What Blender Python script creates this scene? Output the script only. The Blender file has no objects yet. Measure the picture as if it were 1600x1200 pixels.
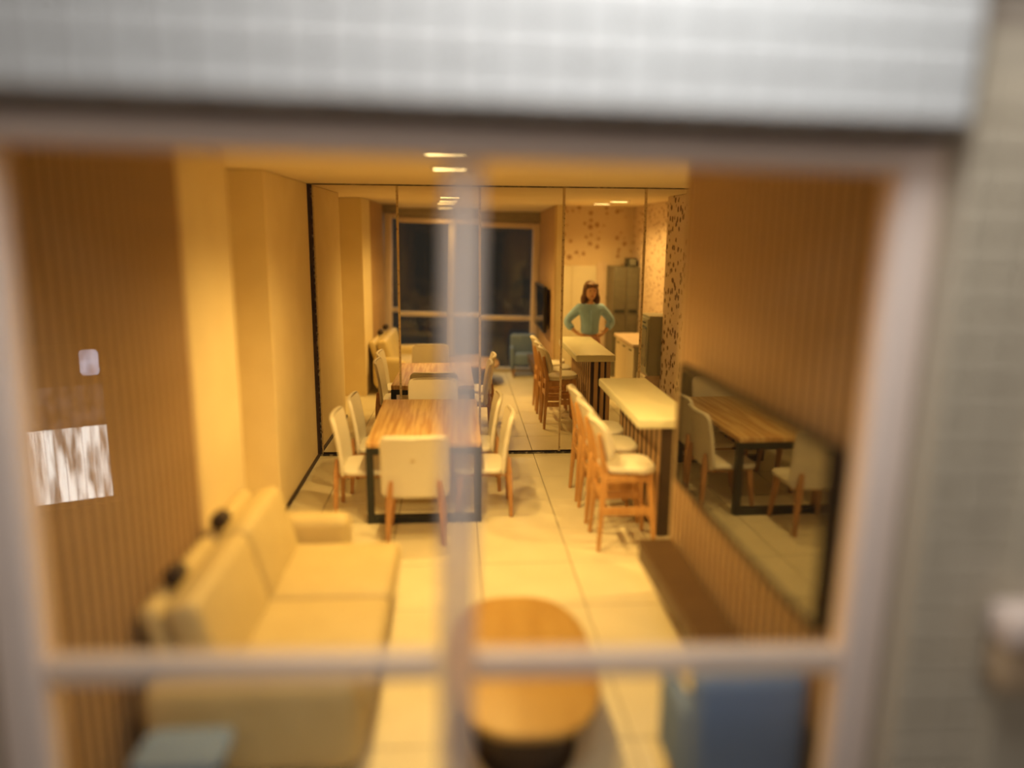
import bpy, bmesh, math, random
from mathutils import Vector, Matrix
random.seed(7)
S = bpy.context.scene
COL = S.collection
PI = math.pi

# ------------------------------------------------------------------ camera, world, light, exposure
CAM_H = 2.57
FPX, CX, CY = 1190.0, 800.0, 600.0
def _cc(x, y): return Vector((x - CX, -(y - CY), -FPX))
_F = _cc(713, 362).normalized()
_U = (-_cc(748, 6542)).normalized(); _U = (_U - _U.dot(_F) * _F).normalized()
_R = _F.cross(_U)
cd = bpy.data.cameras.new('camera'); cam = bpy.data.objects.new('camera', cd); COL.objects.link(cam)
m3 = Matrix((_R, _F, _U))                       # rows: world axes seen in camera space = camera -> world
cam.matrix_world = Matrix.Translation((0, 0, CAM_H)) @ m3.to_4x4()
cd.sensor_fit = 'HORIZONTAL'; cd.sensor_width = 36.0; cd.lens = 36.0 * FPX / 1600.0
cd.clip_start = 0.01; cd.clip_end = 200
cd.dof.use_dof = True; cd.dof.focus_distance = 9.2; cd.dof.aperture_fstop = 0.21; cd.dof.aperture_blades = 0
S.camera = cam

W = bpy.data.worlds.new('world'); S.world = W; W.use_nodes = True
W.node_tree.nodes['Background'].inputs[0].default_value = (1.0, 0.86, 0.72, 1)
W.node_tree.nodes['Background'].inputs[1].default_value = 0.028
ld = bpy.data.lights.new('hall_light', 'AREA'); ld.energy = 56; ld.size = 1.3; ld.color = (1.0, 0.98, 0.95)
lo = bpy.data.objects.new('hall_light', ld); COL.objects.link(lo)
lo.location = (0.55, 1.45, 4.25); lo.rotation_euler = (math.radians(14), 0, 0)
l2 = bpy.data.lights.new('hall_fill', 'AREA'); l2.energy = 72; l2.shape = 'RECTANGLE'; l2.size = 4.0; l2.size_y = 1.2; l2.color = (1.0, 0.84, 0.71)  # added fill, lifts the window frame under the fascia; stands for no lamp
lo2 = bpy.data.objects.new('hall_fill', l2); COL.objects.link(lo2)
lo2.location = (0.0, -3.2, 4.7); lo2.rotation_euler = (math.radians(66), 0, 0)
LAMP_COL = (1.0, 0.60, 0.165)
ROOM_W, KITCHEN_W = 150.0, 135.0
try:
    S.cycles.use_denoising = True
    S.cycles.max_bounces = 10; S.cycles.glossy_bounces = 5; S.cycles.transparent_max_bounces = 12
    S.cycles.caustics_reflective = True; S.cycles.sample_clamp_indirect = 6.0
except Exception:
    pass
vs = S.view_settings
S.display_settings.display_device = 'sRGB'
vs.view_transform = 'Standard'; vs.look = 'None'; vs.exposure = 0.0; vs.gamma = 1.0; vs.use_curve_mapping = False

# ------------------------------------------------------------------ materials
MATS = {}
def mat(name, col, rough=0.5, col2=None, kind='noise', scale=8.0, stretch=(1, 1, 1), metal=0.0, bump=0.0, spec=0.5, thr=(0.35, 0.65), ior=1.5, coat=0.0):
    if name in MATS: return MATS[name]
    m = bpy.data.materials.new(name); m.use_nodes = True; MATS[name] = m
    nt = m.node_tree; N = nt.nodes; L = nt.links
    b = N['Principled BSDF']
    b.inputs['Base Color'].default_value = (*col, 1); b.inputs['Roughness'].default_value = rough
    b.inputs['Metallic'].default_value = metal; b.inputs['Specular IOR Level'].default_value = spec
    b.inputs['IOR'].default_value = ior
    if coat: b.inputs['Coat Weight'].default_value = coat
    tc = N.new('ShaderNodeTexCoord'); mp = N.new('ShaderNodeMapping'); mp.inputs['Scale'].default_value = stretch
    L.new(tc.outputs['Object'], mp.inputs['Vector'])
    if kind == 'voronoi':
        t = N.new('ShaderNodeTexVoronoi'); t.inputs['Scale'].default_value = scale; fac = t.outputs['Distance']
        nz = N.new('ShaderNodeTexNoise'); nz.inputs['Scale'].default_value = scale * 2.2
        mx = N.new('ShaderNodeVectorMath'); mx.operation = 'MULTIPLY_ADD'; mx.inputs[1].default_value = (.05, .05, .05)
        L.new(mp.outputs[0], nz.inputs['Vector']); L.new(nz.outputs['Color'], mx.inputs[0]); L.new(mp.outputs[0], mx.inputs[2])
        L.new(mx.outputs[0], t.inputs['Vector'])
        sp = N.new('ShaderNodeSeparateColor'); ad = N.new('ShaderNodeMath'); ad.operation = 'MULTIPLY_ADD'; ad.inputs[1].default_value = .38
        L.new(t.outputs['Color'], sp.inputs[0]); L.new(sp.outputs[0], ad.inputs[0]); L.new(t.outputs['Distance'], ad.inputs[2]); fac = ad.outputs[0]
    else:
        t = N.new('ShaderNodeTexNoise'); t.inputs['Scale'].default_value = scale; t.inputs['Detail'].default_value = 4; fac = t.outputs['Fac']
        L.new(mp.outputs[0], t.inputs['Vector'])
    if col2 is not None:
        r = N.new('ShaderNodeValToRGB'); e = r.color_ramp.elements
        e[0].position, e[1].position = thr; e[0].color = (*col2, 1); e[1].color = (*col, 1)
        L.new(fac, r.inputs[0]); L.new(r.outputs[0], b.inputs['Base Color'])
    if bump:
        bp = N.new('ShaderNodeBump'); bp.inputs['Strength'].default_value = bump; bp.inputs['Distance'].default_value = 0.02
        L.new(fac, bp.inputs['Height']); L.new(bp.outputs[0], b.inputs['Normal'])
    return m
def emit(name, col, strength, col2=None, scale=(1, 1, 1)):
    m = bpy.data.materials.new(name); m.use_nodes = True; nt = m.node_tree; N = nt.nodes; L = nt.links
    for n in list(N): N.remove(n)
    o = N.new('ShaderNodeOutputMaterial'); e = N.new('ShaderNodeEmission'); L.new(e.outputs[0], o.inputs[0])
    e.inputs[0].default_value = (*col, 1); e.inputs[1].default_value = strength
    if col2 is not None:
        tc = N.new('ShaderNodeTexCoord'); mp = N.new('ShaderNodeMapping'); mp.inputs['Scale'].default_value = scale
        nz = N.new('ShaderNodeTexNoise'); nz.inputs['Scale'].default_value = 1; r = N.new('ShaderNodeValToRGB')
        r.color_ramp.elements[0].position = .38; r.color_ramp.elements[1].position = .62
        r.color_ramp.elements[0].color = (*col2, 1); r.color_ramp.elements[1].color = (*col, 1)
        L.new(tc.outputs['Object'], mp.inputs[0]); L.new(mp.outputs[0], nz.inputs['Vector']); L.new(nz.outputs['Fac'], r.inputs[0]); L.new(r.outputs[0], e.inputs[0])
    return m
def glass_mat():
    m = bpy.data.materials.new('window_glass'); m.use_nodes = True; nt = m.node_tree; N = nt.nodes; L = nt.links
    for n in list(N): N.remove(n)
    o = N.new('ShaderNodeOutputMaterial'); mx = N.new('ShaderNodeMixShader'); fr = N.new('ShaderNodeFresnel'); g = N.new('ShaderNodeNewGeometry'); ma = N.new('ShaderNodeMath'); ma.operation = 'MULTIPLY_ADD'; ma.inputs[1].default_value = 1 / 1.5 - 1.5; ma.inputs[2].default_value = 1.5
    L.new(g.outputs['Backfacing'], ma.inputs[0]); L.new(ma.outputs[0], fr.inputs[0])
    tr = N.new('ShaderNodeBsdfTransparent'); tr.inputs[0].default_value = (.96, .97, .96, 1)
    gl = N.new('ShaderNodeBsdfGlossy'); gl.inputs['Roughness'].default_value = 0.004
    L.new(fr.outputs[0], mx.inputs[0]); L.new(tr.outputs[0], mx.inputs[1]); L.new(gl.outputs[0], mx.inputs[2]); L.new(mx.outputs[0], o.inputs[0])
    return m

PLASTER = mat('warm_plaster', (.88, .755, .49), .8, (.84, .71, .45), scale=3, bump=.05)
CEIL = mat('ceiling_paint', (.94, .84, .64), .8, (.91, .80, .60), scale=2)
FLOORT = mat('cream_floor_tile', (.87, .81, .62), .38, (.81, .75, .56), scale=2.5, bump=.03)
GROUT = mat('dark_grout', (.16, .13, .09), .9, (.12, .1, .07), scale=20)
SLATW = mat('slat_wood', (.60, .41, .24), .5, (.50, .33, .18), scale=4, stretch=(6, 6, .6))
SLATL = mat('lit_slat_edge', (.66, .50, .30), .5, (.60, .44, .25), scale=4)  # slat wood made paler: the partition's lit edge put into the colour
SLATB = mat('slat_backing', (.10, .06, .03), .8, (.07, .04, .02), scale=8)
OAK = mat('oak_table_top', (.78, .55, .26), .38, (.54, .30, .11), scale=3, stretch=(9, .45, 3), thr=(.40, .60))
STOOLW = mat('stool_beech', (.66, .37, .13), .45, (.54, .28, .09), scale=4, stretch=(6, 6, 1))
CHAIRLEG = mat('chair_leg_wood', (.56, .30, .12), .45, (.46, .23, .09), scale=4, stretch=(6, 6, 1))
COFFEEW = mat('coffee_table_wood', (.54, .335, .095), .42, (.48, .28, .07), scale=2, stretch=(6, 1, 1))
WHITE = mat('white_shell_plastic', (.84, .80, .70), .42, (.81, .77, .67), scale=3)
BARTOP = mat('bar_top_white', (.90, .89, .68), .4, (.87, .86, .64), scale=2)
LEATHER = mat('cream_leather', (.67, .56, .31), .5, (.63, .52, .28), scale=5, bump=.04)
BLACKM = mat('black_steel', (.022, .028, .026), .45, (.016, .02, .02), scale=10)
DARKW = mat('dark_console_wood', (.13, .075, .035), .45, (.10, .055, .025), scale=4, stretch=(1, 8, 8))
DARKB = mat('dark_pedestal', (.06, .035, .022), .6, (.045, .028, .018), scale=5)
FRAME = mat('window_frame_plastic', (.88, .74, .66), .5, (.85, .71, .63), scale=5)
FWHITE = mat('white_facade_tile', (.61, .63, .64), .35, (.585, .605, .615), scale=3)
FBEIGE = mat('beige_facade_tile', (.60, .53, .41), .45, (.56, .49, .375), scale=3)
FGROUT = mat('facade_grout', (.56, .575, .58), .9, (.53, .545, .55), scale=20)
FGROUT2 = mat('facade_grout_beige', (.54, .475, .37), .9, (.50, .44, .34), scale=20)
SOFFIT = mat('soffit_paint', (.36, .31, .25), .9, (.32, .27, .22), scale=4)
MIRROR = mat('mirror_sheet', (.80, .76, .68), .012, metal=1.0)
SEAM = mat('mirror_seam_brass', (.62, .50, .30), .45, (.16, .11, .06), scale=40, metal=.6, thr=(.30, .44), bump=.4)
TRACK = mat('mirror_track_dark', (.05, .042, .035), .45, (.30, .26, .2), scale=26, metal=.5, thr=(.36, .5))
SCREEN = mat('tv_screen_glass', (.012, .01, .008), .03, spec=.6, ior=2.3)
TVB = mat('tv_bezel_black', (.012, .011, .012), .35, (.009, .008, .009), scale=10)
BLUE = mat('blue_grey_fabric', (.20, .30, .54), .85, (.17, .26, .48), scale=60, bump=.1)
FRIDGE = mat('grey_steel_cabinet', (.15, .14, .11), .38, (.125, .115, .09), scale=3, stretch=(1, 1, 8), metal=.1)
CREAM = mat('cream_cabinet', (.80, .74, .60), .45, (.77, .70, .56), scale=3)
PINKST = mat('pale_pink_stone', (.80, .66, .56), .4, (.72, .57, .47), scale=9)
WHITEP = mat('white_wall_panel', (.84, .80, .70), .4, (.81, .77, .66), scale=2)
TERR = mat('terrazzo_wall', (.72, .58, .48), .6, (.13, .055, .03), kind='voronoi', scale=11, thr=(.42, .49))
TERR2 = mat('pale_terrazzo_wall', (.74, .60, .44), .6, (.40, .25, .14), kind='voronoi', scale=8, thr=(.34, .44))
OVENS = mat('oven_grey_steel', (.46, .47, .42), .4, (.42, .43, .38), scale=3, metal=.3)
BLACKG = mat('black_gloss', (.02, .016, .012), .08, spec=.6)
KNOB = mat('dark_brown_knob', (.05, .03, .02), .5)
SKIN = mat('skin_tan', (.72, .42, .24), .55, (.66, .37, .2), scale=10)
HAIR = mat('brown_hair', (.20, .10, .045), .6, (.13, .06, .03), scale=10, stretch=(6, 6, 1))
BLOUSE = mat('light_blue_blouse', (.36, .60, .95), .8, (.32, .55, .88), scale=10)
TROUS = mat('pale_pink_trousers', (.72, .45, .38), .8, (.66, .4, .33), scale=10)
SHOE = mat('dark_shoe', (.05, .035, .03), .5)
EYEM = mat('eye_dark', (.03, .02, .02), .3)
LIPM = mat('lip', (.45, .12, .1), .5)
LAMPF = mat('lamp_frame_white', (.85, .82, .75), .5)
LED = emit('warm_led', (1.0, .66, .24), 9.0)
GLASS = glass_mat()
def frosted(name, col, clear):                # milky see-through plastic bars
    m = mat(name, col, .5, tuple(c * .95 for c in col), scale=5); nt = m.node_tree; N = nt.nodes; L = nt.links
    o = N['Material Output']; b = N['Principled BSDF']; mx = N.new('ShaderNodeMixShader'); t = N.new('ShaderNodeBsdfTransparent')
    mx.inputs[0].default_value = clear; L.new(b.outputs[0], mx.inputs[1]); L.new(t.outputs[0], mx.inputs[2]); L.new(mx.outputs[0], o.inputs[0])
    return m
BARP = frosted('milky_bar_plastic', (.84, .74, .66), .30)
BARV = frosted('milky_mullion_plastic', (.82, .74, .68), .5)

# ------------------------------------------------------------------ mesh helpers
class MB:
    def __init__(s): s.bm = bmesh.new()
    def _merge(s, b, smooth=False):
        for f in b.faces: f.smooth = smooth
        me = bpy.data.meshes.new('tmp'); b.to_mesh(me); b.free(); s.bm.from_mesh(me); bpy.data.meshes.remove(me); return s
    def box(s, x0, x1, y0, y1, z0, z1, bev=0.0, seg=2, M=None):
        b = bmesh.new(); bmesh.ops.create_cube(b, size=1)
        for v in b.verts: v.co = ((x0 + x1) / 2 + v.co.x * (x1 - x0), (y0 + y1) / 2 + v.co.y * (y1 - y0), (z0 + z1) / 2 + v.co.z * (z1 - z0))
        if bev: bmesh.ops.bevel(b, geom=list(b.edges), offset=bev, segments=seg, profile=.5, affect='EDGES')
        if M is not None: bmesh.ops.transform(b, matrix=M, verts=b.verts)
        return s._merge(b, bev > 0 and seg > 1)
    def bar(s, p, q, r0, r1=None, n=10, square=False, up=(0, 0, 1)):     # tapered bar from p to q
        r1 = r0 if r1 is None else r1
        p, q = Vector(p), Vector(q); d = (q - p).normalized(); u = Vector(up)
        if abs(d.dot(u)) > .95: u = Vector((0, 1, 0))
        a = d.cross(u).normalized(); c = a.cross(d)
        b = bmesh.new(); rings = []
        k = 4 if square else n
        for P, r in ((p, r0), (q, r1)):
            ra, rb = r if isinstance(r, tuple) else (r, r)
            ring = []
            for i in range(k):
                t = 2 * PI * i / k + (PI / 4 if square else 0); f = math.sqrt(2) if square else 1
                ring.append(b.verts.new(P + a * math.cos(t) * ra * f + c * math.sin(t) * rb * f))
            rings.append(ring)
        for i in range(k): b.faces.new((rings[0][i], rings[0][(i + 1) % k], rings[1][(i + 1) % k], rings[1][i]))
        b.faces.new(rings[0][::-1]); b.faces.new(rings[1])
        bmesh.ops.recalc_face_normals(b, faces=b.faces)
        if square: bmesh.ops.bevel(b, geom=list(b.edges), offset=min(ra, rb) * .3, segments=2, profile=.5, affect='EDGES')
        return s._merge(b, True)
    def slab(s, outline, z0, z1, bev=0.0, M=None, seg=3):                 # vertical prism over an XY outline
        b = bmesh.new(); lo = [b.verts.new((x, y, z0)) for x, y in outline]; hi = [b.verts.new((x, y, z1)) for x, y in outline]
        n = len(outline)
        b.faces.new(lo[::-1]); b.faces.new(hi)
        for i in range(n): b.faces.new((lo[i], lo[(i + 1) % n], hi[(i + 1) % n], hi[i]))
        bmesh.ops.recalc_face_normals(b, faces=b.faces)
        if bev:
            es = [e for e in b.edges if abs(e.verts[0].co.z - e.verts[1].co.z) < 1e-6]
            bmesh.ops.bevel(b, geom=es, offset=bev, segments=seg, profile=.5, affect='EDGES')
        if M is not None: bmesh.ops.transform(b, matrix=M, verts=b.verts)
        return s._merge(b, bev > 0)
    def ball(s, c, r, n=16, M=None):
        b = bmesh.new(); bmesh.ops.create_uvsphere(b, u_segments=n, v_segments=n // 2 + 2, radius=1)
        r = r if isinstance(r, tuple) else (r, r, r)
        for v in b.verts: v.co = Vector((v.co.x * r[0], v.co.y * r[1], v.co.z * r[2])) + Vector(c)
        return s._merge(b, True)
    def build(s, name, m, parent=None, loc=None):
        me = bpy.data.meshes.new(name); s.bm.to_mesh(me); s.bm.free()
        return link(name, me, m, parent, loc)
def link(name, me, m=None, parent=None, loc=None):
    if m is not None and not me.materials: me.materials.append(m)
    o = bpy.data.objects.new(name, me); COL.objects.link(o)
    if parent: o.parent = parent
    if loc: o.location = loc
    return o
def tag(o, label=None, cat=None, group=None, kind=None):
    for k, v in (('label', label), ('category', cat), ('group', group), ('kind', kind)):
        if v: o[k] = v
    return o
def thing(name, label, cat, loc=(0, 0, 0), rz=0, group=None, kind=None):
    o = bpy.data.objects.new(name, None); COL.objects.link(o); o.location = loc; o.rotation_euler = (0, 0, rz)
    o.empty_display_size = .1
    return tag(o, label, cat, group, kind)
KIDS = {}
def copy_tree(o, parent=None):
    c = o.copy(); COL.objects.link(c)
    if parent: c.parent = parent
    for ch in [k for k in bpy.data.objects if k.parent == o]: copy_tree(ch, c)
    return c
def rounded(w, d, r, n=6, cx=0, cy=0):                                    # rounded rectangle outline
    pts = []
    for sx, sy, a0 in ((1, 1, 0), (-1, 1, 90), (-1, -1, 180), (1, -1, 270)):
        for i in range(n + 1):
            a = math.radians(a0 + 90 * i / n)
            pts.append((cx + sx * (w / 2 - r) + r * math.cos(a), cy + sy * (d / 2 - r) + r * math.sin(a)))
    return pts
def curved_panel(half_w, prof, r, thick, bow=0.0, nu=14, nv=14, exp=5.0):
    """A rounded curved panel: prof(v) -> (y, z) for v in 0..1; its corners are rounded with radius r; bow pulls the sides forward."""
    b = bmesh.new(); length = sum((Vector(prof((i + 1) / 20)) - Vector(prof(i / 20))).length for i in range(20)); grid = []
    for j in range(nv + 1):
        # denser rows near both ends
        v = .5 - .5 * math.cos(PI * j / nv); s_ = v * length
        e = min(s_, length - s_); ww = half_w
        if e < r: ww = half_w - r + math.sqrt(max(0, r * r - (r - e) ** 2))
        row = []
        for i in range(nu + 1):
            u = -1 + 2 * i / nu; x = u * ww; y, z = prof(v)
            row.append(b.verts.new((x, y + bow * (x / half_w) ** 2, z)))
        grid.append(row)
    for j in range(nv):
        for i in range(nu): b.faces.new((grid[j][i], grid[j][i + 1], grid[j + 1][i + 1], grid[j + 1][i]))
    bmesh.ops.recalc_face_normals(b, faces=b.faces)
    bmesh.ops.solidify(b, geom=list(b.faces), thickness=thick)
    bmesh.ops.recalc_face_normals(b, faces=b.faces)
    return b

# ------------------------------------------------------------------ the setting
YG, YM, ZC = 2.5, 8.65, 3.07             # window plane, mirror plane, ceiling
XL, XP, XR = -1.93, 1.53, 3.30           # left wall, slatted partition, kitchen side wall
ROLL = 0.019                              # the facade sits a degree askew on the model

floor = MB().box(XL - .1, XR + .1, 2.42, YM + .1, -.12, -.006).build('floor', GROUT)
tag(floor, 'floor of large cream square tiles with dark thin joints', 'floor', kind='structure')
tw, gap = .72, .007
tm = MB().box(-tw / 2 + gap / 2, tw / 2 - gap / 2, -tw / 2 + gap / 2, tw / 2 - gap / 2, -.012, 0, .002, 1)
tme = None
x0 = .895 - 4 * tw; y0 = 8.50 - 9 * tw + .0
for i in range(8):
    for j in range(10):
        a, b2 = x0 + i * tw, y0 + j * tw
        a1, b1 = min(a + tw, XR), min(b2 + tw, YM)
        a, b2 = max(a, XL), max(b2, 2.6)
        if a1 - a < .05 or b1 - b2 < .05: continue
        if abs(a1 - a - tw) < 1e-3 and abs(b1 - b2 - tw) < 1e-3:
            if tme is None:
                t = tm.build('tile', FLOORT, floor); tme = t.data
            else: t = link('tile', tme, None, floor)
            t.location = ((a + a1) / 2, (b2 + b1) / 2, random.uniform(-.0008, .0008))
        else:
            MB().box(a + gap / 2, a1 - gap / 2, b2 + gap / 2, b1 - gap / 2, -.012, 0, .002, 1).build('tile', FLOORT, floor)

ceiling = MB().box(XL - .1, XR + .1, 2.42, YM + .1, ZC, ZC + .12).build('ceiling', CEIL)
tag(ceiling, 'cream painted flat ceiling over the whole room', 'ceiling', kind='structure')

wl = MB().box(XL - .12, XL, 2.42, YM + .1, -.05, ZC + .02).build('wall_left', PLASTER)
tag(wl, 'left wall, plain cream plaster behind brown vertical slats', 'wall', kind='structure')
tag(MB().box(XL + .001, -1.61, 6.74, YM - .03, 0.0, ZC - .004, .006, 1).build('trim_2', PLASTER), 'plain cream pilaster on the left wall next to the mirror', 'pilaster', kind='structure')
tag(MB().box(XL + .001, -1.517, 4.42, 5.33, 0.0, ZC - .004, .006, 1).build('trim_4', PLASTER), 'plain cream pilaster on the left wall at the end of the slats', 'pilaster', kind='structure')
def slat_mesh(w, d, h, name, m, parent):                                   # rounded slat standing along Z, proud along +X
    out = [(0, -w / 2), (d * .4, -w / 2)] + [(d * .4 + d * .6 * math.sin(a), -w / 2 * math.cos(a)) for a in [PI * k / 6 for k in range(1, 6)]] + [(d * .4, w / 2), (0, w / 2)]
    return MB().slab(out, 0, h).build(name, m, parent)
MB().box(XL + .001, -1.535, 2.62, 4.419, 0, ZC - .003).build('furring', PLASTER, wl)
MB().box(-1.535, -1.525, 2.62, 4.419, 0, ZC - .003).build('slat_backing', SLATB, wl)
n = 20; pitch = 1.79 / n; first = None
for i in range(n):
    if first is None: o = first = slat_mesh(pitch * .58, .012, ZC - .004, 'slat', SLATW, wl)
    else: o = link('slat', first.data, None, wl)
    o.location = (-1.525, 2.63 + pitch * (i + .5), 0)

wp = MB().box(XP + .03, XP + .16, 2.42, 5.1, -.05, ZC + .02).build('wall_middle', PLASTER)
tag(wp, 'partition wall clad in brown vertical slats beside the kitchen', 'wall', kind='structure')
MB().box(XP + .016, XP + .03, 2.62, 5.1, 0, ZC - .003).build('slat_backing', SLATB, wp)
n = 26; pitch = 2.44 / n; first = None
MB().box(XP - .004, XP + .03, 5.07, 5.105, 0, ZC - .003, .003, 1).build('end_post', SLATL, wp)
for i in range(n):
    if first is None: o = first = slat_mesh(pitch * .6, .012, ZC - .004, 'slat', SLATW, wp)
    else: o = link('slat', first.data, None, wp)
    o.location = (XP + .016, 2.63 + pitch * (i + .5), 0); o.rotation_euler = (0, 0, PI)

wr = MB().box(XR, XR + .12, 2.42, YM + .1, -.05, ZC + .02).build('wall_right', TERR)
tag(wr, 'kitchen side wall of pale terrazzo with brown chips', 'wall', kind='structure')
tag(MB().box(2.9, XR - .001, 6.74, YM - .03, 0, ZC - .004, .006, 1).build('trim_3', TERR), 'chipped terrazzo pilaster on the kitchen side next to the mirror', 'pilaster', kind='structure')

wk = MB().box(XP + .16, XR, 2.9, 3.1, -.05, ZC + .02).build('wall_kitchen', TERR2)
tag(wk, 'kitchen end wall, terrazzo above white panelling', 'wall', kind='structure')
for a, b2 in ((1.70, 2.16), (2.165, 2.62)):
    for z in (0, 1): MB().box(a, b2 - .004, 3.1, 3.118, .02 + z * .99, 1.005 + z * .985, .004, 1).build('panel', WHITEP, wk)
MB().box(2.625, 2.80, 3.1, 3.125, .02, 2.06, .004, 1).build('panel', PINKST, wk)

wb = MB().box(XL - .1, XR + .1, YM + .03, YM + .15, -.05, ZC + .02).build('wall_back', SLATB)
tag(wb, 'back wall covered by five tall mirror panes with brassy seams', 'wall', kind='structure')
xs = [-1.565, -.646, .263, 1.20, 2.125, 2.895]
TILT = [(-.0125, -.0005), (.0075, -.006), (-.004, -.010), (.0015, -.002), (.0, .0)]    # (yaw, pitch) of each glued sheet
for i in range(5):
    a, b2 = xs[i] + .011, xs[i + 1] - .011; zc = (ZC + .0) / 2
    o = MB().box(-(b2 - a) / 2, (b2 - a) / 2, 0, .006, -zc + .045, zc - .012).build('mirror_pane', MIRROR, wb)
    o.location = ((a + b2) / 2, YM, zc); o.rotation_euler = (TILT[i][1], 0, TILT[i][0])
for i in range(1, 5):
    mb = MB()
    for s_ in (-1, 1): mb.box(xs[i] + s_ * .009 - .0035, xs[i] + s_ * .009 + .0035, YM - .012, YM + .004, .03, ZC - .012)
    mb.box(xs[i] - .006, xs[i] + .006, YM - .004, YM + .006, .03, ZC - .012)
    mb.build('seam', SEAM, wb)
MB().box(xs[0] - .012, xs[0] + .001, YM - .006, YM + .02, 0, ZC - .004).build('edge_strip', TRACK, wb)
MB().box(xs[0] + .006, xs[0] + .013, YM - .016, YM, .03, ZC - .006).build('seam', SEAM, wb)
MB().box(xs[0] - .03, xs[5], YM - .008, YM + .02, .0, .02, .003, 1).build('bottom_track', TRACK, wb)
MB().box(xs[0] - .03, xs[5], YM - .02, YM + .02, ZC - .012, ZC - .001).build('top_track', TRACK, wb)

bb = MB().box(-1.612, -1.588, 6.74, YM - .03, 0, .035).build('foot_strip_left', DARKB)  # narrow dark strip along the foot of the left pilaster
tag(bb, 'thin dark skirting at the foot of the left pilaster', 'strip', kind='structure')

# facade: front wall round the opening, white fascia above, askew by ROLL about the window's middle
def facade_root(name, label, cat):
    o = thing(name, label, cat, (0, 0, 1.7), 0, None, 'structure'); o.rotation_euler = (0, ROLL, 0); return o
wf = facade_root('wall_front', 'outer wall of small beige square tiles right of the window', 'wall')
MB().box(1.545, 2.6, 2.312, 2.56, -2.2, 1.5).build('wall_body', FGROUT2, wf)
MB().box(2.6, 3.5, 2.312, 2.45, -2.2, 1.5).build('wall_body', FGROUT2, wf)
MB().box(-2.6, -1.56, 2.312, 2.6, -2.2, 1.5).build('wall_body', FGROUT2, wf)
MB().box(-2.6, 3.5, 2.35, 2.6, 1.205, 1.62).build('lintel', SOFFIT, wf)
MB().box(-2.6, 3.5, 2.312, 2.6, -2.3, -1.62).build('wall_body', FGROUT2, wf)
tp = .118; tsz = .109; tmesh = None
def ftile(parent, x, y, z, m, key):
    global TM
    if key not in TM:
        o = MB().box(-tsz / 2, tsz / 2, 0, .02, -tsz / 2, tsz / 2, .006, 1).build('tile', m, parent); TM[key] = o.data
    else: o = link('tile', TM[key], None, parent)
    o.location = (x, y + random.uniform(-.002, .002), z)
TM = {}
for i in range(3):
    for j in range(24):
        ftile(wf, 1.604 + i * tp, 2.30, -1.40 + j * tp, FBEIGE, 'beige')
ps = MB().box(1.885, 2.35, 2.27, 2.32, -2.2, 1.5, .006, 1).build('pilaster', FBEIGE, wf)
lg = MB().box(1.80, 2.25, 2.14, 2.27, -.42, -.30, .02).build('ledge', FRAME, wf)
MB().box(1.815, 2.25, 2.17, 2.27, -.60, -.421, .015).build('ledge_base', mat('tan_plaster', (.55, .40, .25), .7, (.5, .36, .22), scale=4), wf)
fa = facade_root('trim_1', 'white tiled fascia band above the window', 'fascia')
MB().box(-2.6, 1.49, 2.252, 2.56, 1.222, 2.6).build('fascia_body', FGROUT, fa)
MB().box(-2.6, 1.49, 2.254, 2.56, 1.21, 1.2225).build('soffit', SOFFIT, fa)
for i in range(27):
    for j in range(4):
        ftile(fa, 1.43 - i * tp, 2.24, 1.279 + j * tp, FWHITE, 'white')

# window_1: casing, mullion, muntin, four panes
wd = facade_root('window_1', 'pale plastic window frame with a cross of thin bars and four panes', 'window')
x0, x1, z0, z1 = -1.385, 1.40, -1.64, 1.09
f = MB()
MB().box(x0 - .15, x0, 2.40, 2.54, -1.75, 1.20, .03, 3).build('frame', FRAME, wd)
MB().box(x1, x1 + .14, 2.40, 2.54, -1.75, 1.20, .03, 3).build('frame', FRAME, wd)
MB().box(x0 - .02, x1 + .02, 2.405, 2.535, z1, 1.20, .02).build('frame', FRAME, wd)
MB().box(x0 - .02, x1 + .02, 2.405, 2.535, -1.75, z0, .02).build('frame', FRAME, wd)
mz, mx, mw, mv = -.635, .004, .046, .064
MB().box(mx - mv, mx + mv, 2.43, 2.51, z0, z1, .02).build('mullion', BARV, wd)
MB().box(x0, mx - mv, 2.43, 2.51, mz - mw, mz + mw, .012).build('muntin', BARP, wd)
MB().box(mx + mv, x1, 2.43, 2.51, mz - mw, mz + mw, .012).build('muntin', BARP, wd)
for a, b2 in ((x0, mx - mv), (mx + mv, x1)):
    for c, d in ((z0, mz - mw), (mz + mw, z1)):
        MB().box(a, b2, 2.467, 2.473, c, d).build('pane', GLASS, wd)

# window_2: the daylit window of the room behind the photographer; it shows as a reflection in the left pane
w2 = thing('window_2', 'distant daylit window with gathered white curtains, mirrored in the left pane', 'window', (-5.55, -6.0, -.72), 0, None, 'structure')
w2.rotation_euler = (0, 0, math.radians(-25))
DAY = emit('daylight_curtain', (1.0, .97, .9), 11.0, (.16, .14, .12), (9, 9, 1.4)); DIM = emit('dim_curtain', (.5, .45, .45), .9, (.1, .09, .08), (6, 6, 4)); SKYP = emit('sky_pane', (.75, .8, 1), 6.0, (.4, .4, .5), (6, 6, 6))
for i in range(9):
    MB().slab([(-.46 + i * .115 + .055 * math.cos(a), .03 * math.sin(a)) for a in [2 * PI * k / 10 for k in range(10)]], -.58, .5).build('curtain_fold', DAY, w2)
MB().box(-.5, .5, -.02, .02, .5, 1.1).build('valance', DIM, w2)
MB().box(.24, .48, -.03, .01, 1.24, 1.6, .05).build('upper_pane', SKYP, w2)
MB().box(-.6, .6, -.06, .04, -.68, -.58).build('sill', FRAME, w2)
for sx in (-1, 1): MB().box(sx * .54 - .04, sx * .54 + .04, -.05, .05, -.6, 1.66).build('frame', DARKB, w2)
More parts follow.
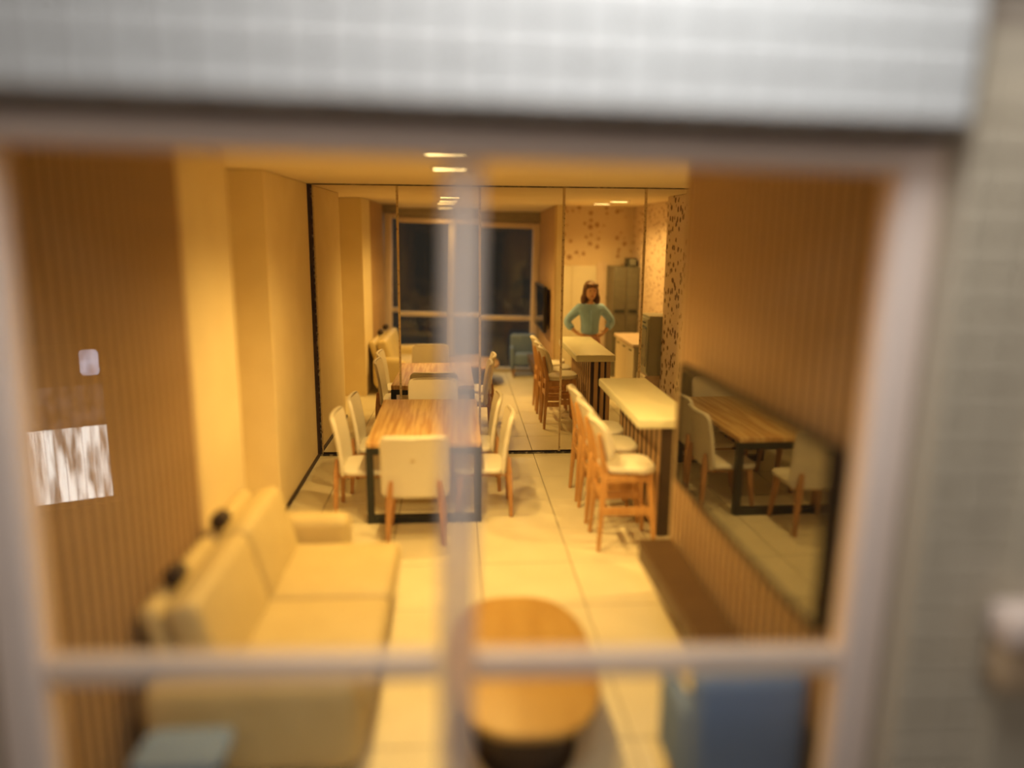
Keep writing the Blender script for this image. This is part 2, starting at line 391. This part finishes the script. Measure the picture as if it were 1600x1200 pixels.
MB().box(-.58, .58, -.05, .05, 1.62, 1.7).build('frame', DARKB, w2)

# ------------------------------------------------------------------ ceiling lights (their lamps with them)
def ceiling_light(x, y, w, watts, label, group):
    t = thing('ceiling_light', label, 'light', (x, y, ZC), 0, group)
    fr = MB()
    a, b2 = .13, .09
    fr.box(-a - .02, a + .02, -b2 - .02, -b2, -.012, 0, .003, 1).box(-a - .02, a + .02, b2, b2 + .02, -.012, 0, .003, 1)
    fr.box(-a - .02, -a, -b2, b2, -.012, 0, .003, 1).box(a, a + .02, -b2, b2, -.012, 0, .003, 1)
    fr.build('frame', LAMPF, t)
    for k in (-1, 0, 1): MB().box(-a, a, k * .06 - .02, k * .06 + .02, -.010, -.002, .003).build('led_strip', LED, t)
    l = bpy.data.lights.new('lamp', 'SPOT'); l.energy = watts; l.color = LAMP_COL; l.spot_size = math.radians(146); l.spot_blend = .9; l.shadow_soft_size = .045
    o = bpy.data.objects.new('lamp', l); COL.objects.link(o); o.parent = t; o.location = (0, 0, -.05)
    return t
ceiling_light(-.10, 2.92, .3, ROOM_W * .42, 'added unseen warm square ceiling light right inside the window', 'ceiling lights of the room')  # added out of sight above the frame, warms the sofa's near arm
ceiling_light(-.10, 4.60, .3, ROOM_W, 'warm square ceiling light over the front of the sofa', 'ceiling lights of the room')
ceiling_light(-.07, 5.35, .3, ROOM_W, 'warm square ceiling light over the middle of the room', 'ceiling lights of the room')
ceiling_light(-.05, 6.40, .3, ROOM_W, 'warm square ceiling light closest to the dining table', 'ceiling lights of the room')
ceiling_light(2.45, 4.35, .3, KITCHEN_W, 'warm square ceiling light at the kitchen end wall', 'ceiling lights of the kitchen')
ceiling_light(2.55, 5.25, .3, KITCHEN_W, 'warm square ceiling light over the kitchen counter', 'ceiling lights of the kitchen')

# ------------------------------------------------------------------ dining table
t = thing('dining_table', 'oak topped dining table on black steel loop legs', 'table', (-.295, 7.38, 0))
TW, TL = .51, .88
MB().slab(rounded(2 * TW, 2 * TL, .03), .70, .755, .012).build('tabletop', OAK, t)
for sy in (-1, 1):
    y = sy * (TL - .045)
    for sx in (-1, 1): MB().box(sx * (TW - .03) - .03, sx * (TW - .03) + .03, y - .04, y + .04, .0, .699, .004, 1).build('leg', BLACKM, t)
    MB().box(-TW + .06, TW - .06, y - .04, y + .04, .0, .065, .004, 1).build('floor_bar', BLACKM, t)
    MB().box(-TW + .06, TW - .06, y - .04, y + .04, .64, .699, .004, 1).build('top_bar', BLACKM, t)

# ------------------------------------------------------------------ dining chairs (made facing +Y)
def make_chair():
    t = thing('dining_chair', '', 'chair', group='white dining chairs round the table')
    MB().slab(rounded(.52, .46, .09, cy=.01), .415, .465, .022).build('seat', WHITE, t)
    b = curved_panel(.275, lambda v: (-.215 - .02 * v - .06 * v * v, .405 + .55 * v), .06, .036, bow=.035)
    bmesh.ops.bevel(b, geom=[e for e in b.edges if e.calc_face_angle(0) > .9], offset=.009, segments=2, profile=.5, affect='EDGES')
    MB()._merge(b, True).build('backrest', WHITE, t)
    for sx in (-1, 1):
        MB().bar((sx * .20, .17, .42), (sx * .235, .215, 0), .026, .016, square=True).build('leg', CHAIRLEG, t)
        MB().bar((sx * .195, -.262, .56), (sx * .212, -.268, .40), (.017, .014), (.028, .022), square=True).bar((sx * .212, -.268, .40), (sx * .23, -.285, 0), (.028, .022), (.017, .017), square=True).build('leg', CHAIRLEG, t)
        MB().box(sx * .2 - .018, sx * .2 + .018, -.25, .17, .385, .417, .004, 1).build('rail', CHAIRLEG, t)
    return t
ch = make_chair()
chairs = [(-.35, 6.27, 0, 'white shell dining chair at the table end, its back to the window'),
          (-.82, 6.86, -PI / 2, 'white shell dining chair on the left wall side, table corner next to the sofa'),
          (-.765, 7.56, -PI / 2, 'white shell dining chair on the left wall side, next to the mirror'),
          (.205, 6.86, PI / 2, 'white shell dining chair on the bar side, nearer to the window'),
          (.135, 7.56, PI / 2, 'white shell dining chair on the bar side, nearer to the mirror'),
          (-.27, 8.17, PI, 'white shell dining chair at the far table end, its back to the mirror')]
for i, (x, y, r, lab) in enumerate(chairs):
    c = ch if i == 0 else copy_tree(ch)
    c.location = (x, y, 0); c.rotation_euler = (0, 0, r); c['label'] = lab
MB().bar((-.01, -.2885, .75), (-.01, -.276, .75), .024, n=14).build('mould_mark', mat('mould_mark_beige', (.74, .66, .50), .5), ch)

# ------------------------------------------------------------------ bar
t = thing('breakfast_bar', 'long white topped bar on a brown slatted base', 'bar', (0, 0, 0))
MB().slab(rounded(.51, 1.82, .025, cx=1.757, cy=6.97), .968, 1.055, .016).build('worktop', BARTOP, t)
MB().box(1.72, 1.97, 6.10, 7.76, 0, .967).build('core', DARKB, t)
n = 10; pitch = 1.66 / n; first = None
for i in range(n):
    if first is None: o = first = slat_mesh(pitch * .56, .008, .967, 'slat', SLATW, t)
    else: o = link('slat', first.data, None, t)
    o.location = (1.72, 6.10 + pitch * (i + .5), 0); o.rotation_euler = (0, 0, PI)
for a, b2 in ((1.758, 1.808), (1.84, 1.888), (1.918, 1.968)): MB().box(a, b2, 7.755, 7.785, 0, .967, .002, 1).build('end_slat', SLATW, t)

# ------------------------------------------------------------------ bar stools (made facing +Y)
def make_stool():
    t = thing('bar_stool', '', 'stool', group='beech bar stools in a row at the bar')
    out = []
    for k in range(28):
        a = 2 * PI * k / 28; c, s_ = math.cos(a), math.sin(a)
        w = .235 if s_ > 0 else .205
        out.append((w * math.copysign(abs(c) ** .55, c), .225 * math.copysign(abs(s_) ** .6, s_)))
    MB().slab(out, .655, .71, .024).build('seat', WHITE, t)
    b = curved_panel(.21, lambda v: (-.19 - .045 * v - .06 * v * v, .75 + .36 * v), .11, .04, bow=.07, nv=18)
    bmesh.ops.bevel(b, geom=[e for e in b.edges if e.calc_face_angle(0) > .9], offset=.011, segments=2, profile=.5, affect='EDGES')
    MB()._merge(b, True).build('backrest', WHITE, t)
    for sx in (-1, 1):
        MB().bar((sx * .175, .16, .655), (sx * .215, .215, 0), .024, .015, square=True).build('leg', STOOLW, t)
        MB().bar((sx * .15, -.265, .98), (sx * .165, -.21, .66), (.018, .018), (.027, .027), square=True).bar((sx * .165, -.21, .66), (sx * .205, -.25, 0), (.027, .027), (.015, .015), square=True).build('leg', STOOLW, t)
        MB().bar((sx * .182, -.215, .61), (sx * .178, .16, .61), (.013, .03), square=True).build('apron', STOOLW, t)
        MB().bar((sx * .197, -.225, .34), (sx * .197, .18, .34), (.013, .034), square=True).build('stretcher', STOOLW, t)
    MB().bar((-.17, .165, .61), (.17, .165, .61), (.013, .03), square=True).build('apron', STOOLW, t)
    MB().bar((-.165, -.215, .61), (.165, -.215, .61), (.013, .03), square=True).build('apron', STOOLW, t)
    MB().bar((-.2, .19, .26), (.2, .19, .26), .015, square=True).build('foot_rail', STOOLW, t)
    MB().bar((-.18, -.228, .47), (.18, -.228, .47), (.013, .028), square=True).build('stretcher', STOOLW, t)
    return t
st = make_stool()
for i, (y, lab) in enumerate(((6.02, 'beech bar stool with white seat, nearest the slatted partition'), (6.63, 'beech bar stool with white seat, middle of the three at the bar'), (7.20, 'beech bar stool with white seat, nearest the mirror'))):
    c = st if i == 0 else copy_tree(st)
    c.location = (1.40, y, 0); c.rotation_euler = (0, 0, -PI / 2); c['label'] = lab

# ------------------------------------------------------------------ sofa
t = thing('sofa', 'long cream leather sofa by the slatted left wall', 'sofa')
MB().box(-1.40, -.46, 3.28, 5.18, .08, .27, .04).build('base', LEATHER, t)
for a, b2 in ((3.36, 4.27), (4.275, 5.10)):
    MB().box(-1.22, -.40, a, b2, .255, .435, .055, 4).build('seat_cushion', LEATHER, t)
Mb = lambda yc: Matrix.Translation((-1.17, yc, .40)) @ Matrix.Rotation(math.radians(-16), 4, 'Y')
for a, b2 in ((3.36, 4.27), (4.275, 5.10)):
    w = (b2 - a) / 2
    MB().box(-.10, .08, -w, w, -.02, .47, .06, 4, Mb((a + b2) / 2)).build('back_cushion', LEATHER, t)
    MB().box(-.215, -.105, -w + .01, w - .01, -.12, .50, .05, 4, Mb((a + b2) / 2)).build('back_frame', LEATHER, t)
MB().box(-1.42, -.76, 5.105, 5.31, .12, .60, .085, 5).build('armrest', LEATHER, t)
MB().box(-1.42, -.45, 3.12, 3.355, .12, .58, .085, 5).build('armrest', LEATHER, t)
for y in (3.62, 4.36):
    MB().bar((-1.395, y - .045, .895), (-1.395, y + .045, .895), .05, n=14).build('headrest_knob', KNOB, t)
for x in (-1.35, -.52):
    for y in (3.35, 5.1): MB().bar((x, y, .085), (x, y, 0), .025, .018).build('foot', KNOB, t)

# ------------------------------------------------------------------ coffee table
t = thing('coffee_table', 'orange wood oval coffee table on a dark drum in front of the sofa', 'table', (.335, 3.68, 0))
def superoval(a, b2, e, n=44):
    r = []
    for k in range(n):
        q = 2 * PI * k / n; c, s_ = math.cos(q), math.sin(q)
        r.append((a * math.copysign(abs(c) ** e, c), b2 * math.copysign(abs(s_) ** e, s_)))
    return r
MB().slab(superoval(.385, .67, .76), .325, .365, .014).build('tabletop', COFFEEW, t)
MB().slab(superoval(.25, .50, .85), .02, .324, .01).build('drum_base', DARKB, t)
MB().slab(superoval(.28, .54, .85), 0, .02).build('foot_plate', DARKB, t)

# ------------------------------------------------------------------ television and floating console
t = thing('television', 'wide black glossy television on the slatted partition', 'television', (1.43, 3.70, 1.38))
t.rotation_euler = (0, 0, math.radians(0.8))
MB().box(0, .05, -.97, .97, -.385, .385, .008).build('body', TVB, t)
MB().box(-.004, .001, -.945, .945, -.36, .36).build('screen', SCREEN, t)
for a, b2, c, d in ((-.97, .97, .36, .385), (-.97, .97, -.385, -.36), (-.97, -.945, -.36, .36), (.945, .97, -.36, .36)):
    MB().box(-.01, .002, a, b2, c, d, .002, 1).build('bezel', TVB, t)
MB().box(.05, .066, -.3, .3, -.2, .2).build('wall_bracket', BLACKM, t)
t = thing('floating_console', 'low dark brown console shelf under the television', 'console', (0, 0, 0))
MB().box(1.255, 1.498, 3.42, 4.95, .435, .47, .005, 1).build('top', DARKW, t)
MB().box(1.275, 1.498, 3.44, 4.93, .32, .434).build('carcass', DARKW, t)
for k in range(3): MB().box(1.258, 1.276, 3.445 + k * .497, 3.93 + k * .497, .325, .43, .004, 1).build('drawer_front', DARKW, t)

# ------------------------------------------------------------------ blue-grey seats at the window
t = thing('armchair', 'blue-grey fabric armchair in the window corner below the television', 'armchair', (1.22, 2.99, 0))
MB().box(-.20, .20, -.12, .24, .22, .44, .05, 4).build('seat_cushion', BLUE, t)
MB().box(-.245, .245, -.24, -.10, .18, .78, .06, 4).build('backrest', BLUE, t)
for sx in (-1, 1): MB().box(sx * .225 - .035, sx * .225 + .035, -.14, .25, .15, .56, .03, 3).build('armrest', BLUE, t)
for sx in (-1, 1):
    for y in (-.19, .2): MB().bar((sx * .2, y, .2), (sx * .2, y, 0), .02, .013).build('leg', CHAIRLEG, t)
t = thing('side_table', 'small blue-grey side table between sofa and window', 'table', (-1.13, 2.86, 0))
MB().slab(rounded(.36, .26, .05), .44, .49, .012).build('tabletop', BLUE, t)
for sx in (-1, 1):
    for sy in (-1, 1): MB().bar((sx * .12, sy * .08, .44), (sx * .14, sy * .1, 0), .016, .012).build('leg', BLACKM, t)

# ------------------------------------------------------------------ kitchen (seen in the mirror)
t = thing('tall_fridge', 'tall grey two door fridge at the kitchen end wall', 'fridge', (0, 0, 0))
MB().box(2.82, 3.29, 3.13, 3.72, .0, 2.0, .006, 1).build('body', FRIDGE, t)
for a, b2 in ((2.825, 3.06), (3.065, 3.285)):
    d = MB().box(a, b2, 3.72, 3.75, .03, 1.985, .008).build('door', FRIDGE, t)
    MB().box(2.85 if a < 3 else 3.10, 3.03 if a < 3 else 3.25, 3.75, 3.77, 1.19, 1.235, .006, 1).build('handle', BLACKM, d)
t = thing('range_vent', 'small black box fixed above the grey fridge', 'vent', (0, 0, 0))
MB().box(3.10, 3.26, 3.3, 3.62, 2.0, 2.15, .006, 1).build('housing', BLACKM, t)
for k in range(3): MB().box(3.12, 3.24, 3.62, 3.628, 2.035 + k * .035, 2.055 + k * .035).build('louvre', OVENS, t)
t = thing('kitchen_counter', 'cream kitchen counter with pale pink stone top behind the bar', 'counter', (0, 0, 0))
MB().box(2.66, XR - .004, 4.9, 6.2, .06, .90, .004, 1).build('carcass', CREAM, t)
MB().box(2.62, XR - .004, 4.86, 6.24, .90, .955, .01).build('worktop', PINKST, t)
for k in range(3):
    d = MB().box(2.644, 2.66, 4.91 + k * .43, 5.33 + k * .43, .08, .885, .004, 1).build('door', CREAM, t)
    MB().box(2.63, 2.644, 5.05 + k * .43, 5.19 + k * .43, .83, .845).build('handle', BLACKM, d)
t = thing('oven_cupboard', 'pale cupboard carrying the grey oven beside the terrazzo pilaster', 'cupboard', (0, 0, 0))
MB().box(2.70, XR - .004, 6.26, 6.72, .0, .56, .004, 1).build('carcass', PINKST, t)
MB().box(2.685, 2.70, 6.27, 6.71, .03, .55, .004, 1).build('door', CREAM, t)
t = thing('wall_oven', 'grey steel oven with a dark glass door on the pale cupboard', 'oven', (0, 0, 0))
MB().box(2.72, XR - .01, 6.26, 6.72, .561, 1.42, .006, 1).build('housing', OVENS, t)
d = MB().box(2.70, 2.72, 6.27, 6.71, .60, 1.38, .006, 1).build('door', OVENS, t)
MB().box(2.694, 2.701, 6.32, 6.66, .68, 1.26).build('glass', BLACKG, d)
MB().bar((2.68, 6.33, 1.32), (2.68, 6.65, 1.32), .01).build('handle', BLACKM, d)

# ------------------------------------------------------------------ woman behind the bar (faces the mirror)
def skin_mesh(chains, sub=2):
    """chains: lists of (co, r); a point repeated in two chains is one joint. The first point is the root."""
    verts, rad, idx, edges = [], [], {}, []
    for chn in chains:
        prev = None
        for co, r in chn:
            k = tuple(round(c, 4) for c in co)
            if k not in idx: idx[k] = len(verts); verts.append(co); rad.append(r)
            if prev is not None: edges.append((prev, idx[k]))
            prev = idx[k]
    me = bpy.data.meshes.new('skin'); me.from_pydata(verts, edges, []); o = bpy.data.objects.new('skin', me); COL.objects.link(o)
    m = o.modifiers.new('skin', 'SKIN'); m.use_smooth_shade = True
    for i, sv in enumerate(me.skin_vertices[0].data): sv.radius = (rad[i], rad[i]) if not isinstance(rad[i], tuple) else rad[i]
    me.skin_vertices[0].data[0].use_root = True
    if sub: o.modifiers.new('sub', 'SUBSURF').levels = sub
    dg = bpy.context.evaluated_depsgraph_get(); dg.update()
    r = bpy.data.meshes.new_from_object(o.evaluated_get(dg))
    bpy.data.objects.remove(o); bpy.data.meshes.remove(me)
    return r
def remesh(me, vox, smooth=3):
    o = bpy.data.objects.new('r', me); COL.objects.link(o)
    m = o.modifiers.new('r', 'REMESH'); m.mode = 'VOXEL'; m.voxel_size = vox; m.use_smooth_shade = True
    sm_ = o.modifiers.new('s', 'SMOOTH'); sm_.iterations = smooth; sm_.factor = .5
    dg = bpy.context.evaluated_depsgraph_get(); dg.update()
    r = bpy.data.meshes.new_from_object(o.evaluated_get(dg))
    bpy.data.objects.remove(o)
    for p in r.polygons: p.use_smooth = True
    return r
def arm(s_):
    sh, el, wr_ = (s_ * .175, -.005, 1.43), (s_ * .375, -.05, 1.215), (s_ * .215, .045, 1.045)
    return sh, el, wr_
pelvis = (0, 0, .96)
chains = [[(pelvis, (.15, .105)), ((0, 0, 1.10), (.118, .09)), ((0, .005, 1.25), (.135, .1)), ((0, 0, 1.40), (.13, .085)), ((0, -.005, 1.50), .05), ((0, .01, 1.575), .048)]]
fingers = []
for s_ in (-1, 1):
    sh, el, wr_ = arm(s_)
    hand = (s_ * .172, .085, 1.02)
    chains.append([((0, 0, 1.40), (.13, .085)), (sh, .058), ((s_ * .28, -.03, 1.32), .05), (el, .04), ((s_ * .30, .0, 1.13), .036), (wr_, .026), (hand, .03)])
    for k, (ln, dx) in enumerate(((.062, .02), (.072, .007), (.066, -.006), (.052, -.018))):   # four fingers curl round the front of the hip
        b0 = (hand[0] + .0, hand[1] + .008, hand[2] + dx)
        b1 = (hand[0] - s_ * ln * .55, hand[1] + .032, hand[2] + dx * 1.25 - .006)
        b2 = (hand[0] - s_ * ln * 1.05, hand[1] + .026, hand[2] + dx * 1.3 - .014)
        fingers.append([(b0, .0105), (b1, .0095), (b2, .0078)])
    fingers.append([((wr_[0], wr_[1] + .01, wr_[2] + .012), .012), ((wr_[0] - s_ * .028, wr_[1] - .03, wr_[2] + .028), .0105), ((wr_[0] - s_ * .052, wr_[1] - .055, wr_[2] + .022), .0088)])
    chains.append([(pelvis, (.15, .105)), ((s_ * .095, 0, .88), .1), ((s_ * .10, .015, .52), .062), ((s_ * .102, -.005, .34), .056), ((s_ * .105, -.02, .09), .038), ((s_ * .115, .05, .045), .036), ((s_ * .12, .13, .035), .03)])
bm = MB(); me = skin_mesh(chains); bm.bm.from_mesh(me)
for fch in fingers: bm.bm.from_mesh(skin_mesh([fch], 1))
HB = 1.2
def hd(m, c, r, n):
    return m.ball((c[0] * HB, c[1] * HB, 1.535 + (c[2] - 1.545) * HB), tuple(q * HB for q in r), n)
hd(bm, (0, .01, 1.675), (.075, .092, .108), 20)                   # skull and jaw
hd(bm, (0, .035, 1.625), (.055, .062, .062), 16)
hd(bm, (0, .103, 1.665), (.013, .018, .024), 10)                  # nose
for s_ in (-1, 1): hd(bm, (s_ * .077, .005, 1.67), (.012, .022, .032), 10)
raw = bpy.data.meshes.new('raw'); bm.bm.to_mesh(raw)
W_ = thing('person', 'woman in a light blue blouse with hands on hips behind the bar', 'person', (2.09, 5.52, 0), math.radians(-4))
link('body', remesh(raw, .0085, 2), SKIN, W_)
bl = [[((0, 0, .985), (.172, .13)), ((0, 0, 1.12), (.152, .12)), ((0, .005, 1.26), (.165, .125)), ((0, 0, 1.40), (.15, .105)), ((0, -.006, 1.49), (.085, .074))]]
for s_ in (-1, 1):
    sh, el, wr_ = arm(s_)
    bl.append([((0, 0, 1.40), (.142, .098)), (sh, .084), ((s_ * .28, -.03, 1.32), .08), (el, .072), ((s_ * .315, -.01, 1.147), .066), ((s_ * .275, .015, 1.10), .06)])
link('blouse', remesh(skin_mesh(bl), .012), BLOUSE, W_)
MB().box(-.012, .012, .09, .12, 1.06, 1.40, .006, 2).build('button_band', BLOUSE, bpy.data.objects['blouse'])
tr = []
for s_ in (-1, 1):
    tr.append([(pelvis, (.165, .12)), ((s_ * .095, 0, .88), .113), ((s_ * .10, .015, .52), .078), ((s_ * .102, -.005, .34), .07), ((s_ * .105, -.018, .11), .062)])
tr.append([(pelvis, (.165, .12)), ((0, 0, 1.04), (.15, .112))])
link('trousers', remesh(skin_mesh(tr), .013), TROUS, W_)
h = MB()
hd(h, (0, -.018, 1.706), (.098, .100, .112), 18); hd(h, (0, -.05, 1.62), (.088, .06, .12), 16)
for s_ in (-1, 1):
    hd(h, (s_ * .078, -.005, 1.66), (.03, .05, .085), 12); hd(h, (s_ * .092, -.01, 1.57), (.04, .05, .08), 12); hd(h, (s_ * .042, .055, 1.752), (.05, .05, .036), 12)
raw = bpy.data.meshes.new('raw'); h.bm.to_mesh(raw); link('hair', remesh(raw, .01, 4), HAIR, W_)
for s_ in (-1, 1):
    hd(MB(), (s_ * .03, .092, 1.685), (.011, .008, .006), 8).build('eye', EYEM, W_)
    MB().ball((s_ * .115, .05, .042), (.052, .125, .042), 14).build('shoe', SHOE, W_)
hd(MB(), (0, .097, 1.617), (.02, .008, .006), 8).build('mouth', LIPM, W_)
